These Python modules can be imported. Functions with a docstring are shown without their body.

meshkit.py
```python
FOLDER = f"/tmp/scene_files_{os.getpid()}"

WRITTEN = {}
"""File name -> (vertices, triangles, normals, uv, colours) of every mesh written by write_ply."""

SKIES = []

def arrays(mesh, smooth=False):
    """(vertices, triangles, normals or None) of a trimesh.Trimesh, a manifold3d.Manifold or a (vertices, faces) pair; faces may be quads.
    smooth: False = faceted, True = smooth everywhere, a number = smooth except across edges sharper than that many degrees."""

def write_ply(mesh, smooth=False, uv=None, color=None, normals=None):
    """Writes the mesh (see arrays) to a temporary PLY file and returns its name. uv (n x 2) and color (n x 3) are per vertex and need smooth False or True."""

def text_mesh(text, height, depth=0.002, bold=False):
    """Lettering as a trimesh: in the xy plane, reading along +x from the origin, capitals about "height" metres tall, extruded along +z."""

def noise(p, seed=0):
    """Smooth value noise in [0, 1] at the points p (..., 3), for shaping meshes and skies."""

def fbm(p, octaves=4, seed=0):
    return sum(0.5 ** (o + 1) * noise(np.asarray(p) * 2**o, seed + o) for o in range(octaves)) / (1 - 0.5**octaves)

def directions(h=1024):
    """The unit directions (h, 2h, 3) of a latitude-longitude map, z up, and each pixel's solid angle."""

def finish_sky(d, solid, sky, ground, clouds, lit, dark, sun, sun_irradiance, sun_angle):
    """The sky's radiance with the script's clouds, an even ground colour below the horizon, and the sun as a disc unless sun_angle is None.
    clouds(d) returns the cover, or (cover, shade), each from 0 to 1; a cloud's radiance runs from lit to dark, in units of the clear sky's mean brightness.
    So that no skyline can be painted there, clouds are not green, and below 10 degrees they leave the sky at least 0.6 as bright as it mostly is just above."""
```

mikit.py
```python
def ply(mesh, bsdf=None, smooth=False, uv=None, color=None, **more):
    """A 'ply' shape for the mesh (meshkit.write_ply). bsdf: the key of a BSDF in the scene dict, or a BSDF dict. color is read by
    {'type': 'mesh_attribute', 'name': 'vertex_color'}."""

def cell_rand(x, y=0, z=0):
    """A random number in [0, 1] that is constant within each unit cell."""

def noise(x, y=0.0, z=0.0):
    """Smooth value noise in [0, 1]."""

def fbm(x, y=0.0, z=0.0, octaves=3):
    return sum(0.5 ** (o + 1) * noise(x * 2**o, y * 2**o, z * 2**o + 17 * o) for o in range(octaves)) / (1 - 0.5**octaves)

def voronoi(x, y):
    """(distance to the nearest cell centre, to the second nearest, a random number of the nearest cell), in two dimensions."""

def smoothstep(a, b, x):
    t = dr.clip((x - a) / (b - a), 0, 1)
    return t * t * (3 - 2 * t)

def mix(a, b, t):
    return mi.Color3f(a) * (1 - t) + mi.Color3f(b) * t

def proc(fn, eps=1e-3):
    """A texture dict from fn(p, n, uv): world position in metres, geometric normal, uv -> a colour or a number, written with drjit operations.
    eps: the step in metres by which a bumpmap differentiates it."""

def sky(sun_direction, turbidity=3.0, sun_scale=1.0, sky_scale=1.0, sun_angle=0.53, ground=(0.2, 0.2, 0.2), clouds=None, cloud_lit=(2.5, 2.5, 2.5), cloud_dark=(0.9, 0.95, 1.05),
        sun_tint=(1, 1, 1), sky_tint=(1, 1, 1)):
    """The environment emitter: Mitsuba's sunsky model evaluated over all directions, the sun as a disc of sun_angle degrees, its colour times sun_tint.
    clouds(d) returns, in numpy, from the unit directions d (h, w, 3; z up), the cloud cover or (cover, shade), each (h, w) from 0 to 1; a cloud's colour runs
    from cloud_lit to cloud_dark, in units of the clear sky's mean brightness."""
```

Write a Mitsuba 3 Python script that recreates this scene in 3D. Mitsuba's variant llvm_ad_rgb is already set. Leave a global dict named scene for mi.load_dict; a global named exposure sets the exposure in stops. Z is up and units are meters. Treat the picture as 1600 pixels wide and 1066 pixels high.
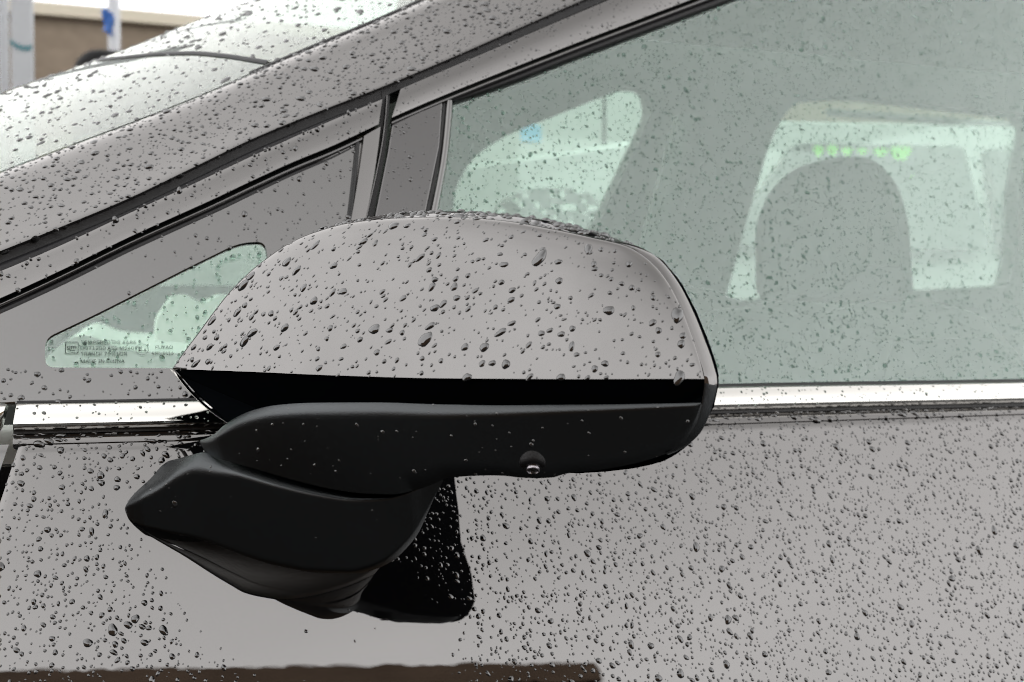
import math, random
import numpy as np, trimesh, shapely, shapely.geometry as sg
import drjit as dr
import mitsuba as mi
import mikit, meshkit
from mikit import proc, fbm, noise, smoothstep, mix, ply

T = mi.ScalarTransform4f
rng = np.random.default_rng(7)
scene, labels = {}, {}

# ------------------------------------------------------------------ camera, light, exposure
W0, H0, F = 1600.0, 1066.0, 1700.0            # the camera's focal length in pixels of the photograph
PSI, PITCH = math.radians(20.0), math.radians(1.8)
EYE = np.array([0.0, -0.80, 1.15])
FWD = np.array([math.sin(PSI) * math.cos(PITCH), math.cos(PSI) * math.cos(PITCH), -math.sin(PITCH)])
RIGHT = np.array([math.cos(PSI), -math.sin(PSI), 0.0])
UP = np.cross(RIGHT, FWD)
scene['camera'] = {'type': 'thinlens', 'fov': math.degrees(2 * math.atan(800 / F)), 'fov_axis': 'x', 'aperture_radius': 0.0021, 'focus_distance': 0.71,
                   'near_clip': 0.01, 'far_clip': 900.0, 'to_world': T().look_at(origin=EYE.tolist(), target=(EYE + FWD).tolist(), up=[0, 0, 1])}


def overcast(d):
    """A thick overcast, brighter towards the horizon and ahead of the car than overhead and behind it."""
    n = meshkit.fbm(d * np.array([2.2, 2.2, 4.0]) + 5.0, 4, 3)
    el = np.degrees(np.arcsin(np.clip(d[..., 2], -1, 1)))
    t = np.clip((el - 18) / 52, 0, 1)
    return np.ones(d.shape[:2]), np.clip(0.78 * t * t * (3 - 2 * t) * np.clip(0.68 + 1.2 * d[..., 0], 0.15, 1) + (n - 0.5) * 0.36 + 0.04, 0, 1)


scene['sky'] = mikit.sky([0.02, 0.02, 1.0], turbidity=3, sun_scale=0.1, sun_angle=178, clouds=overcast, cloud_lit=(4.6, 4.6, 4.64), cloud_dark=(0.9, 0.91, 0.93), ground=(0.06, 0.06, 0.06))
exposure = 2.28


# ------------------------------------------------------------------ materials
def rgb(*c):
    return {'type': 'rgb', 'value': list(c)}


def two(b):
    return {'type': 'twosided', 'bsdf': b}


def gloss(diff, ior, tint=(1, 1, 1)):
    return two({'type': 'plastic', 'diffuse_reflectance': rgb(*diff), 'int_ior': ior, 'specular_reflectance': rgb(*tint)})


def matte(diff, alpha=0.35, ior=1.5):
    return two({'type': 'roughplastic', 'diffuse_reflectance': rgb(*diff), 'alpha': alpha, 'int_ior': ior})


def diffuse(*c):
    return two({'type': 'diffuse', 'reflectance': rgb(*c)})


M = {
    'paint': two({'type': 'bumpmap', 'arbitrary': proc(lambda p, n, uv: (noise(p.x * 70, p.y * 70, p.z * 70) + 0.35 * noise(p.x * 190, p.y * 190, p.z * 190)) * 0.000016, 1.5e-3), 'bsdf': {'type': 'plastic', 'diffuse_reflectance': rgb(0.004, 0.004, 0.0045), 'int_ior': 2.6, 'specular_reflectance': rgb(1, 0.975, 0.955)}}),
    'gloss_black': gloss((0.003, 0.003, 0.0035), 2.1, (1, 0.98, 0.97)),
    'frit': gloss((0.004, 0.004, 0.004), 2.4, (1, 0.985, 0.97)),
    'matte_black': two({'type': 'bumpmap', 'arbitrary': proc(lambda p, n, uv: noise(p.x * 1400, p.y * 1400, p.z * 1400) * 0.00004, 2e-4),
                        'bsdf': {'type': 'roughplastic', 'diffuse_reflectance': rgb(0.0012, 0.0017, 0.0022), 'alpha': 0.2, 'int_ior': 1.85, 'specular_reflectance': rgb(0.72, 0.76, 0.78)}}),
    'rubber': matte((0.008, 0.008, 0.009), 0.3, 1.45),
    'seal_grey': matte((0.03, 0.03, 0.033), 0.4, 1.4),
    'gasket': matte((0.05, 0.05, 0.049), 0.4, 1.4),
    'chrome': two({'type': 'roughconductor', 'material': 'Ag', 'alpha': 0.02, 'specular_reflectance': rgb(0.8, 0.8, 0.8)}),
    'glass': {'type': 'thindielectric', 'int_ior': 1.98, 'specular_transmittance': rgb(0.69, 0.89, 0.78), 'specular_reflectance': rgb(0.86, 0.99, 0.925)},
    'windshield_glass': {'type': 'blendbsdf', 'weight': 0.14, 'a': {'type': 'thindielectric', 'int_ior': 1.75, 'specular_transmittance': rgb(0.8, 0.93, 0.85), 'specular_reflectance': rgb(0.97, 1, 0.955)}, 'b': two({'type': 'diffuse', 'reflectance': rgb(0.20, 0.215, 0.20)})},
    'far_glass': {'type': 'thindielectric', 'int_ior': 1.5, 'specular_transmittance': rgb(0.86, 0.97, 0.91)},
    'drop_dark': two({'type': 'plastic', 'diffuse_reflectance': rgb(0.002, 0.002, 0.002), 'int_ior': 2.15}),
    'drop_clear': {'type': 'blendbsdf', 'weight': 0.14, 'a': {'type': 'dielectric', 'int_ior': 1.33, 'specular_transmittance': rgb(0.86, 0.93, 0.90)}, 'b': {'type': 'diffuse', 'reflectance': rgb(0.02, 0.03, 0.026)}},
    'drop_water': {'type': 'blendbsdf', 'weight': 0.10, 'a': {'type': 'dielectric', 'int_ior': 1.33}, 'b': {'type': 'diffuse', 'reflectance': rgb(0.2, 0.2, 0.2)}},
    'trim_black': diffuse(0.0026, 0.0034, 0.0042),
    'lens': gloss((0.01, 0.008, 0.008), 1.6),
    'lens_ring': two({'type': 'roughconductor', 'material': 'Cr', 'alpha': 0.25}),
    'ink': diffuse(0.05, 0.06, 0.055),
    'trim_grey': diffuse(0.10, 0.105, 0.10),
    'trim_dark': diffuse(0.035, 0.037, 0.036),
    'headliner': diffuse(0.16, 0.16, 0.155),
    'seat_cloth': diffuse(0.05, 0.05, 0.048),
    'pale_trim': diffuse(0.72, 0.72, 0.69),
    'asphalt': two({'type': 'roughplastic', 'alpha': 0.25, 'int_ior': 1.33, 'diffuse_reflectance': proc(lambda p, n, uv: mix((0.035, 0.035, 0.036), (0.07, 0.07, 0.068), fbm(p.x * 3, p.y * 3, 0, 4)))}),
    'brick_brown': two({'type': 'diffuse', 'reflectance': proc(lambda p, n, uv: mix((0.205, 0.165, 0.125), (0.30, 0.245, 0.19), fbm(p.x * 6, p.z * 9, p.y * 6, 4)))}),
    'brick_dark': two({'type': 'diffuse', 'reflectance': proc(lambda p, n, uv: mix((0.12, 0.085, 0.06), (0.22, 0.155, 0.11), fbm(p.x * 2, p.z * 4, p.y * 2, 4)))}),
    'coping_cream': diffuse(0.62, 0.57, 0.46),
    'white_paint': two({'type': 'roughplastic', 'diffuse_reflectance': rgb(0.50, 0.50, 0.49), 'alpha': 0.08}),
    'pole_grey': matte((0.50, 0.52, 0.54), 0.3),
    'pole_white': matte((0.7, 0.72, 0.75), 0.3),
    'teal_tape': matte((0.10, 0.24, 0.28), 0.4),
    'blue_cloth': matte((0.06, 0.20, 0.62), 0.5),
    'black_van': matte((0.006, 0.006, 0.007), 0.5, 1.2),
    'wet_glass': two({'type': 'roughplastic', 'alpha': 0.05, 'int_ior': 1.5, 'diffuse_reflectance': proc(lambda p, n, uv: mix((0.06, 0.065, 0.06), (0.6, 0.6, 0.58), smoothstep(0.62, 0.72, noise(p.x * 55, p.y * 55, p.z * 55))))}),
    'wet_glass_dark': two({'type': 'roughplastic', 'alpha': 0.1, 'int_ior': 1.25, 'diffuse_reflectance': rgb(0.15, 0.16, 0.155)}),
    'blue_pale': diffuse(0.22, 0.5, 0.72),
    'lime_print': diffuse(0.30, 0.70, 0.15),
}
for k, b in M.items():
    scene['mat_' + k] = b


# ------------------------------------------------------------------ helpers
def tag(key, label=None, category=None, group=None, kind=None):
    labels[key] = {k: v for k, v in dict(label=label, category=category, group=group, kind=kind).items() if v}


def numbered(key):
    if key not in scene:
        return key
    n = 1
    while f'{key}_{n:03d}' in scene:
        n += 1
    return f'{key}_{n:03d}'


def put(key, mesh, mat, smooth=False):
    key = numbered(key)
    scene[key] = ply(mesh, 'mat_' + mat, smooth=smooth)
    return key


def ray(px, py):
    d = FWD + RIGHT * ((px - W0 / 2) / F) - UP * ((py - H0 / 2) / F)
    return d / np.linalg.norm(d)


def on_surface(px, py, surf):
    """The point of the body side y = surf(x, z) that is seen at this place of the photograph."""
    d = ray(px, py)
    t = 0.8
    for _ in range(40):
        p = EYE + d * t
        t += (surf(p[0], p[2]) - p[1]) / d[1] * 0.8
    return EYE + d * t


def project(P):
    q = np.atleast_2d(P) - EYE
    w = q @ FWD
    return np.stack([W0 / 2 + F * (q @ RIGHT) / w, H0 / 2 - F * (q @ UP) / w], 1)


def normal_of(surf, p, e=1e-3):
    gx = (surf(p[0] + e, p[2]) - surf(p[0] - e, p[2])) / (2 * e)
    gz = (surf(p[0], p[2] + e) - surf(p[0], p[2] - e)) / (2 * e)
    n = np.array([gx, -1.0, gz])
    return n / np.linalg.norm(n)


def resample(pts, n, curved=True):
    pts = np.asarray(pts, float)
    s = np.r_[0, np.cumsum(np.linalg.norm(np.diff(pts, axis=0), axis=1))]
    if curved and len(pts) > 2:
        from scipy.interpolate import PchipInterpolator
        return np.stack([PchipInterpolator(s, pts[:, k])(np.linspace(0, s[-1], n)) for k in range(pts.shape[1])], 1)
    return np.stack([np.interp(np.linspace(0, s[-1], n), s, pts[:, k]) for k in range(pts.shape[1])], 1)


def rounded(poly, r, steps=5):
    """The polygon with its corners rounded; r one radius or one per corner."""
    poly = np.asarray(poly, float)
    out, n = [], len(poly)
    rs = np.broadcast_to(r, n)
    for i in range(n):
        p, a, b = poly[i], poly[i - 1], poly[(i + 1) % n]
        la, lb = np.linalg.norm(a - p), np.linalg.norm(b - p)
        q = min(rs[i], la * 0.45, lb * 0.45)
        p0, p1 = p + (a - p) / la * q, p + (b - p) / lb * q
        for t in np.linspace(0, 1, steps):
            out.append((1 - t) ** 2 * p0 + 2 * t * (1 - t) * p + t * t * p1)
    return np.array(out)


def grid_mesh(curves, close=False):
    c = np.asarray(curves)
    m, n = c.shape[:2]
    idx = np.arange(m * n).reshape(m, n)
    if close:
        idx = np.vstack([idx, idx[:1]])
    a, b, d, e = idx[:-1, :-1], idx[1:, :-1], idx[1:, 1:], idx[:-1, 1:]
    f = np.vstack([np.stack([a, b, d], -1).reshape(-1, 3), np.stack([a, d, e], -1).reshape(-1, 3)])
    return trimesh.Trimesh(c.reshape(-1, 3), f, process=False)


def facing(mesh, towards):
    n = mesh.face_normals * mesh.area_faces[:, None]
    c = mesh.triangles_center
    if (n * (np.asarray(towards) - c)).sum() < 0:
        mesh.invert()
    return mesh


def join(*ms):
    return trimesh.util.concatenate([m for m in ms])


def strip(top, bot, surf, profile, n=60, ends=True, curved=True):
    """A moulding: between two lines of the body side, with a cross-section profile of (share of the way up, height off the surface)."""
    A = np.array([on_surface(x, y, surf) for x, y in resample(top, n, curved)])
    B = np.array([on_surface(x, y, surf) for x, y in resample(bot, n, curved)])
    N = np.array([normal_of(surf, (a + b) / 2) for a, b in zip(A, B)])
    cs = [B + (A - B) * v + N * h for v, h in profile]
    m = facing(grid_mesh(cs), EYE)
    if ends:
        caps = []
        for k in (0, -1):
            ring = np.array([c[k] for c in cs])
            ctr = ring.mean(0)
            caps.append(facing(trimesh.Trimesh(np.vstack([ring, ctr]), [[i, (i + 1) % len(ring), len(ring)] for i in range(len(ring))], process=False), A[k] + (A[k] - A[(n // 2)]) * 3))
        m = join(m, *caps)
    return m


def round_profile(h, depth=0.004, steps=9, lo=0.0, hi=1.0):
    """A profile bulging h off the surface, its feet sunk below it."""
    out = [(lo, -depth)]
    for t in np.linspace(0, 1, steps):
        out.append((lo + (hi - lo) * t, h * (1 - abs(2 * t - 1) ** 2.6)))
    return out + [(hi, -depth)]


def tri_fill(outer, holes=()):
    p = sg.Polygon(outer, holes)
    if not p.is_valid:
        p = p.buffer(0)
    return trimesh.creation.triangulate_polygon(p, engine='earcut')


def panel(poly, surf, h=0.0, bevel=0.0015, depth=0.008, holes=()):
    """A sheet with rounded-over edges lying h off the body side; poly in (x, z)."""
    poly = np.asarray(poly, float)
    if sg.Polygon(poly).exterior.is_ccw is False:
        poly = poly[::-1]
    e = np.roll(poly, -1, 0) - poly
    e /= np.linalg.norm(e, axis=1, keepdims=True) + 1e-12
    nin = np.stack([-e[:, 1], e[:, 0]], 1)
    mit = nin + np.roll(nin, 1, 0)
    mit /= np.maximum((mit * nin).sum(1, keepdims=True), 0.3)
    lift = lambda q, hh: np.array([np.array([x, surf(x, z), z]) + normal_of(surf, (x, 0, z)) * hh for x, z in q])  # noqa: E731
    rings = [lift(poly, h - depth), lift(poly, h - bevel), lift(poly + mit * bevel * 0.3, h - bevel * 0.3), lift(poly + mit * bevel, h)]
    rings = [np.vstack([r, r[:1]]) for r in rings]
    side = grid_mesh(rings)
    v, f = tri_fill(poly + mit * bevel, holes)
    cap = trimesh.Trimesh(lift(v, h), f, process=False)
    out = [facing(cap, EYE)]
    side = trimesh.Trimesh(side.vertices, side.faces, process=False)
    ctr = rings[0].mean(0)
    n = side.face_normals * side.area_faces[:, None]
    if (n * (side.triangles_center - ctr)).sum() < 0:
        side.invert()
    out.append(side)
    for hole in holes:
        hr = np.asarray(hole)
        a, b = lift(hr, h), lift(hr, h - depth)
        out.append(grid_mesh([np.vstack([a, a[:1]]), np.vstack([b, b[:1]])]))
    return trimesh.util.concatenate(out)


def xz(pts, surf):
    return np.array([on_surface(x, y, surf)[[0, 2]] for x, y in pts])


def box(x0, x1, y0, y1, z0, z1, r=0.0):
    m = trimesh.creation.box((x1 - x0, y1 - y0, z1 - z0))
    m.apply_translation(((x0 + x1) / 2, (y0 + y1) / 2, (z0 + z1) / 2))
    if r > 0:
        import manifold3d as m3
        a = [m3.Manifold.sphere(r, 20).translate((x, y, z)) for x in (x0 + r, x1 - r) for y in (y0 + r, y1 - r) for z in (z0 + r, z1 - r)]
        k = m3.Manifold.batch_hull(a).to_mesh()
        m = trimesh.Trimesh(k.vert_properties[:, :3], k.tri_verts)
    return m


def extrude_y(poly, y0, y1, holes=()):
    """A slab standing in the xz plane from y0 to y1."""
    m = trimesh.creation.extrude_polygon(sg.Polygon(poly, holes).buffer(0), y1 - y0, engine='earcut')
    v = m.vertices.copy()
    m.vertices = np.stack([v[:, 0], y0 + v[:, 2], v[:, 1]], 1)
    m.invert()
    return m


def cylinder(p0, p1, r, n=24):
    return trimesh.creation.cylinder(radius=r, segment=[p0, p1], sections=n)


# ------------------------------------------------------------------ the setting and what stands behind
put('ground', (np.array([[-400, -400, 0], [400, -400, 0], [400, 400, 0], [-400, 400, 0]], float), np.array([[0, 1, 2, 3]])), 'asphalt')
tag('ground', 'dark wet asphalt of the parking lot', kind='structure')


def at_depth(px, py, y):
    d = ray(px, py)
    return EYE + d * ((y - EYE[1]) / d[1])


# brown building beyond the car, parallel to it
YB = 13.0
z_low, z_top = at_depth(150, 33, YB)[2], at_depth(150, 14, YB)[2]
put('brown_building__wall', box(-14, 60, YB, YB + 12, 0, z_low), 'brick_brown')
put('brown_building__coping', box(-14.1, 60.1, YB - 0.12, YB + 12.1, z_low, z_top), 'coping_cream')
tag('brown_building', 'low brown brick building with cream coping behind the car', 'building')

# the building that the door reflects, behind the photographer
def turned_box(x0, x1, y0, y1, z0, z1, at, deg):
    m = box(x0, x1, y0, y1, z0, z1)
    m.apply_transform(trimesh.transformations.rotation_matrix(math.radians(deg), [0, 0, 1]))
    m.apply_translation(at)
    return m


put('reflected_building__wall', turned_box(-30, 0, -12, 0, 0, 6.55, (5.0, -9.63, 0), -13), 'brick_dark')
put('reflected_building__parapet', turned_box(-30.1, 0.08, -12.1, 0.08, 6.55, 6.9, (5.0, -9.63, 0), -13), 'brick_dark')
tag('reflected_building', 'dark brown building seen only as a reflection low in the door', 'building')

# pole with tape, thin pole, white flag pole
p = at_depth(35, 60, 5.5)
put('grey_post__post', box(p[0] - 0.053, p[0] + 0.053, 5.45, 5.56, 0, 4.6, 0.012), 'pole_grey', 40)
zt = at_depth(35, 72, 5.45)[2]
tape = [np.array([[x, 5.446, zt + dz + k] for k in (-0.014, 0.014)]) for x, dz in zip(np.linspace(p[0] - 0.056, p[0] + 0.050, 12), 0.018 - 0.03 * np.sin(np.linspace(0, 2.4, 12)))]
tm = grid_mesh(tape)
tm = join(tm, grid_mesh([t + [0, 0.004, 0] for t in tape]))
put('grey_post__tape', tm, 'teal_tape', 40)
tag('grey_post', 'pale grey square post wrapped with a strip of teal tape', 'post')
labels['grey_post__tape'] = {'label': 'strip of teal tape sagging round the post'}
p = at_depth(6, 60, 7.5)
put('thin_post', cylinder([p[0], 7.5, 0], [p[0], 7.5, 5.2], 0.033), 'pole_grey', 40)
tag('thin_post', 'thin pale post left of the taped grey post', 'post')
p = at_depth(178, 30, 8.0)
put('flag_pole__pole', cylinder([p[0], 8.0, 0], [p[0], 8.0, 6.0], 0.045), 'pole_white', 40)
a, b = at_depth(173, 16, 7.93), at_depth(173, 53, 7.93)
rows = []
for t in np.linspace(0, 1, 24):
    z = a[2] + (b[2] - a[2]) * t
    w = 0.036 * (1 - 0.25 * math.cos(7 * t + 1))
    rows.append(np.array([[p[0] - 0.042 + s * w, 7.93 + 0.02 * math.sin(4 * s + 7 * t), z - 0.02 * s] for s in np.linspace(-1, 1, 9)]))
put('flag_pole__ribbon', grid_mesh(rows), 'blue_cloth', True)
labels['flag_pole__ribbon'] = {'label': 'bright blue ribbon hanging on the white pole'}
tag('flag_pole', 'slim white pole with a blue ribbon in front of the brown wall', 'flag pole')

# dark van roof between post and windshield
YV = 6.4
pv, pt = at_depth(112, 90, YV), at_depth(160, 69, YV)
put('dark_van__body', box(pv[0], pv[0] + 1.95, YV, YV + 4.8, 0.35, pt[2], 0.16), 'black_van', 40)
put('dark_van__roof_lamp', box(pv[0] + 0.7, pv[0] + 1.2, YV - 0.01, YV + 0.05, pt[2] - 0.25, pt[2] - 0.2, 0.015), 'trim_dark', 40)
for sx in (0.15, 1.55):
    for sy in (0.8, 3.8):
        put('dark_van__wheel', cylinder([pv[0] + sx, YV + sy, 0.34], [pv[0] + sx + 0.24, YV + sy, 0.34], 0.34), 'rubber', 40)
put('dark_van__rear_window', box(pv[0] + 0.25, pv[0] + 1.7, YV - 0.006, YV + 0.02, 1.5, 2.2, 0.008), 'lens', 40)
tag('dark_van', 'black vehicle roof showing between the flag pole and the windshield', 'van')

# white car parked on the far side, seen through the windows
WY = 2.35
prof = [(-1.3, 0.45), (-1.28, 1.15), (-1.0, 1.36), (0.3, 1.43), (0.62, 1.48), (1.02, 1.62), (1.5, 1.71), (2.2, 1.86), (3.4, 1.91), (5.0, 1.85), (5.6, 1.3), (5.7, 0.95), (5.65, 0.45)]
body = rounded(prof, 0.12)


def side_of(poly, y0, y1, taper):
    """A car body: the side outline swept across the car's width, leaning in above the belt line."""
    poly = np.asarray(poly)
    ys = np.linspace(y0, y1, 9)
    rings = []
    for y in ys:
        u = abs(2 * (y - y0) / (y1 - y0) - 1)
        q = poly.copy()
        q[:, 1] = np.where(q[:, 1] > 1.0, 1.0 + (q[:, 1] - 1.0) * (1 - 0.06 * u ** 4), q[:, 1])
        lean = np.clip((q[:, 1] - 1.0) / 0.7, 0, 1) * taper
        yy = y0 + lean + (y1 - y0 - 2 * lean) * (y - y0) / (y1 - y0)
        rings.append(np.stack([q[:, 0], yy, q[:, 1]], 1))
    m = grid_mesh([np.vstack([r, r[:1]]) for r in rings])
    v, f = tri_fill(poly)
    caps = []
    for r, flip in ((rings[0], False), (rings[-1], True)):
        order = sg.Polygon(poly)
        from scipy.spatial import cKDTree
        ids = cKDTree(poly).query(v)[1]
        caps.append(trimesh.Trimesh(r[ids], f, process=False))
    return trimesh.util.concatenate([m, *caps])


put('white_car__body', side_of(body, WY, WY + 1.85, 0.2), 'white_paint', 30)


def wy(z):
    return WY + np.clip((z - 1.0) / 0.7, 0, 1) * 0.2


def on_white(poly, d=0.03, thick=0.05):
    v, f = tri_fill(poly)
    fr = np.array([[x, wy(z) - d, z] for x, z in v])
    m = trimesh.Trimesh(fr, f, process=False)
    ring = np.array([[x, wy(z) - d, z] for x, z in poly])
    back = ring + [0, thick, 0]
    return join(m, grid_mesh([np.vstack([ring, ring[:1]]), np.vstack([back, back[:1]])]))


put('white_car__window', on_white(rounded([(1.10, 1.36), (1.16, 1.50), (1.28, 1.535), (1.46, 1.535), (1.56, 1.36)], 0.05)), 'wet_glass')
put('white_car__window', on_white(rounded([(1.95, 1.36), (2.28, 1.735), (3.05, 1.76), (3.08, 1.36)], 0.05)), 'wet_glass_dark')
put('white_car__window', on_white(rounded([(3.16, 1.36), (3.13, 1.76), (4.5, 1.73), (4.8, 1.38)], 0.05)), 'wet_glass_dark')
put('white_car__roof_rail', box(2.5, 4.9, WY + 0.27, WY + 0.30, 1.86, 1.89, 0.012), 'trim_grey', 40)
for x in (1.0, 4.2):
    put('white_car__wheel', cylinder([x, WY - 0.01, 0.35], [x, WY + 0.22, 0.35], 0.35), 'rubber', 40)
stk = [(2.36, 1.685, 0.05), (2.42, 1.69, 0.05), (2.48, 1.685, 0.06), (2.545, 1.685, 0.06), (2.62, 1.69, 0.08), (2.70, 1.70, 0.11)]
for x, z, s in stk:
    put('white_car__price_digit', on_white(rounded([(x, z - s * 0.7), (x - 0.01, z + 0.04), (x + s * 0.8, z + 0.045), (x + s * 0.85, z - s * 0.6)], 0.02), 0.036, 0.004), 'lime_print')
tag('white_car', 'white car with lime green price marks seen through the windows', 'car')

# tall white van added farther off to brighten the view through the windows
put('added_white_van__body', box(1.78, 3.86, 5.3, 9.8, 0.35, 2.95, 0.12), 'white_paint', 40)
b0, b1 = at_depth(814, 222, 5.29), at_depth(846, 196, 5.29)
put('added_white_van__blue_panel', box(b0[0], b1[0], 5.285, 5.31, b0[2], b1[2], 0.012), 'blue_pale', 40)
for sx in (0.1, 1.75):
    put('added_white_van__wheel', cylinder([1.78 + sx, 6.2, 0.35], [1.78 + sx + 0.24, 6.2, 0.35], 0.35), 'rubber', 40)
put('added_white_van__door_seam', box(2.81, 2.83, 5.292, 5.31, 0.6, 2.7), 'trim_grey')
put('added_white_van__bumper', box(1.82, 3.82, 5.22, 5.34, 0.4, 0.62, 0.04), 'trim_dark', 40)
tag('added_white_van', 'added tall white van with a pale blue panel, brightening the view through the front side windows', 'van')

# ------------------------------------------------------------------ the black car: body-side surfaces (y as a function of x and z)
ZB = 1.07


def S_door(x, z):
    u = np.minimum(z - ZB, 0.02)
    return 0.56 * u + 0.20 * u * u


def S_glass(x, z):
    return 0.014 + 0.42 * (z - ZB)


def S_mid(x, z):
    return 0.006 + 0.40 * (z - ZB)


CAR = 'car__'
tag('car', 'black car beaded with rain, seen close at its door mirror', 'car')

# --- door skin
edge_top_px = [(-60, 697), (20, 695), (170, 692), (300, 688), (700, 677), (1100, 664), (1350, 656), (1600, 648), (1750, 643)]
et = np.array([on_surface(x, y, S_door) for x, y in edge_top_px])
top_fit = np.polyfit(et[:, 0], et[:, 2], 2)
front_px = [(21, 694), (13, 720), (2, 752), (-14, 800)]
ef = np.array([on_surface(x, y, S_door) for x, y in front_px])
front_fit = np.polyfit(ef[:, 2], ef[:, 0], 1)


def roll(d, r):
    d = np.clip(d, 0, r)
    return 0.30 * (r - d) ** 2 / r


def skin(x_at, nu, nv, zlow, front, mat, key, r=0.006, x_end=1.5, invert=False):
    us = np.r_[np.linspace(0, 0.004, 5), np.linspace(0.006, 1, nu)] if not invert else np.linspace(0, 1, nu)
    ds = np.r_[np.linspace(0, r, 8) , np.linspace(r * 1.3, 0.03, 6), np.linspace(0.035, ZB - zlow, nv)]
    cur = []
    for d in ds:
        row = []
        for u in us:
            zt0 = np.polyval(top_fit, front_fit[1] + 0.2)
            z0 = ZB - d
            x = x_at(u, z0)
            zt = np.polyval(top_fit, np.clip(x, -0.4, 0.9))
            z = zt - d
            dx = abs(x - x_at(0 if not invert else 1, z0))
            y = S_door(x, z) + roll(d, r) + roll(dx, 0.004)
            row.append((x, y, z))
        cur.append(row)
    return facing(grid_mesh(cur), EYE)


door_skin = skin(lambda u, z: np.polyval(front_fit, z) + (1.6 - np.polyval(front_fit, z)) * u, 90, 40, 0.35, True, 'paint', 'door')
put(CAR + 'door__skin', door_skin, 'paint', 40)
fender = skin(lambda u, z: np.polyval(front_fit, z) - 0.0065 - 0.9 * (1 - u), 40, 30, 0.35, True, 'paint', 'fender', invert=True)
put(CAR + 'fender__skin', fender, 'paint', 40)
# dark shut line behind
put(CAR + 'door__inner_shell', extrude_y([(-1.0, 0.35), (1.6, 0.35), (1.6, 1.045), (-1.0, 1.035)], 0.03, 0.06), 'rubber')

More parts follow.
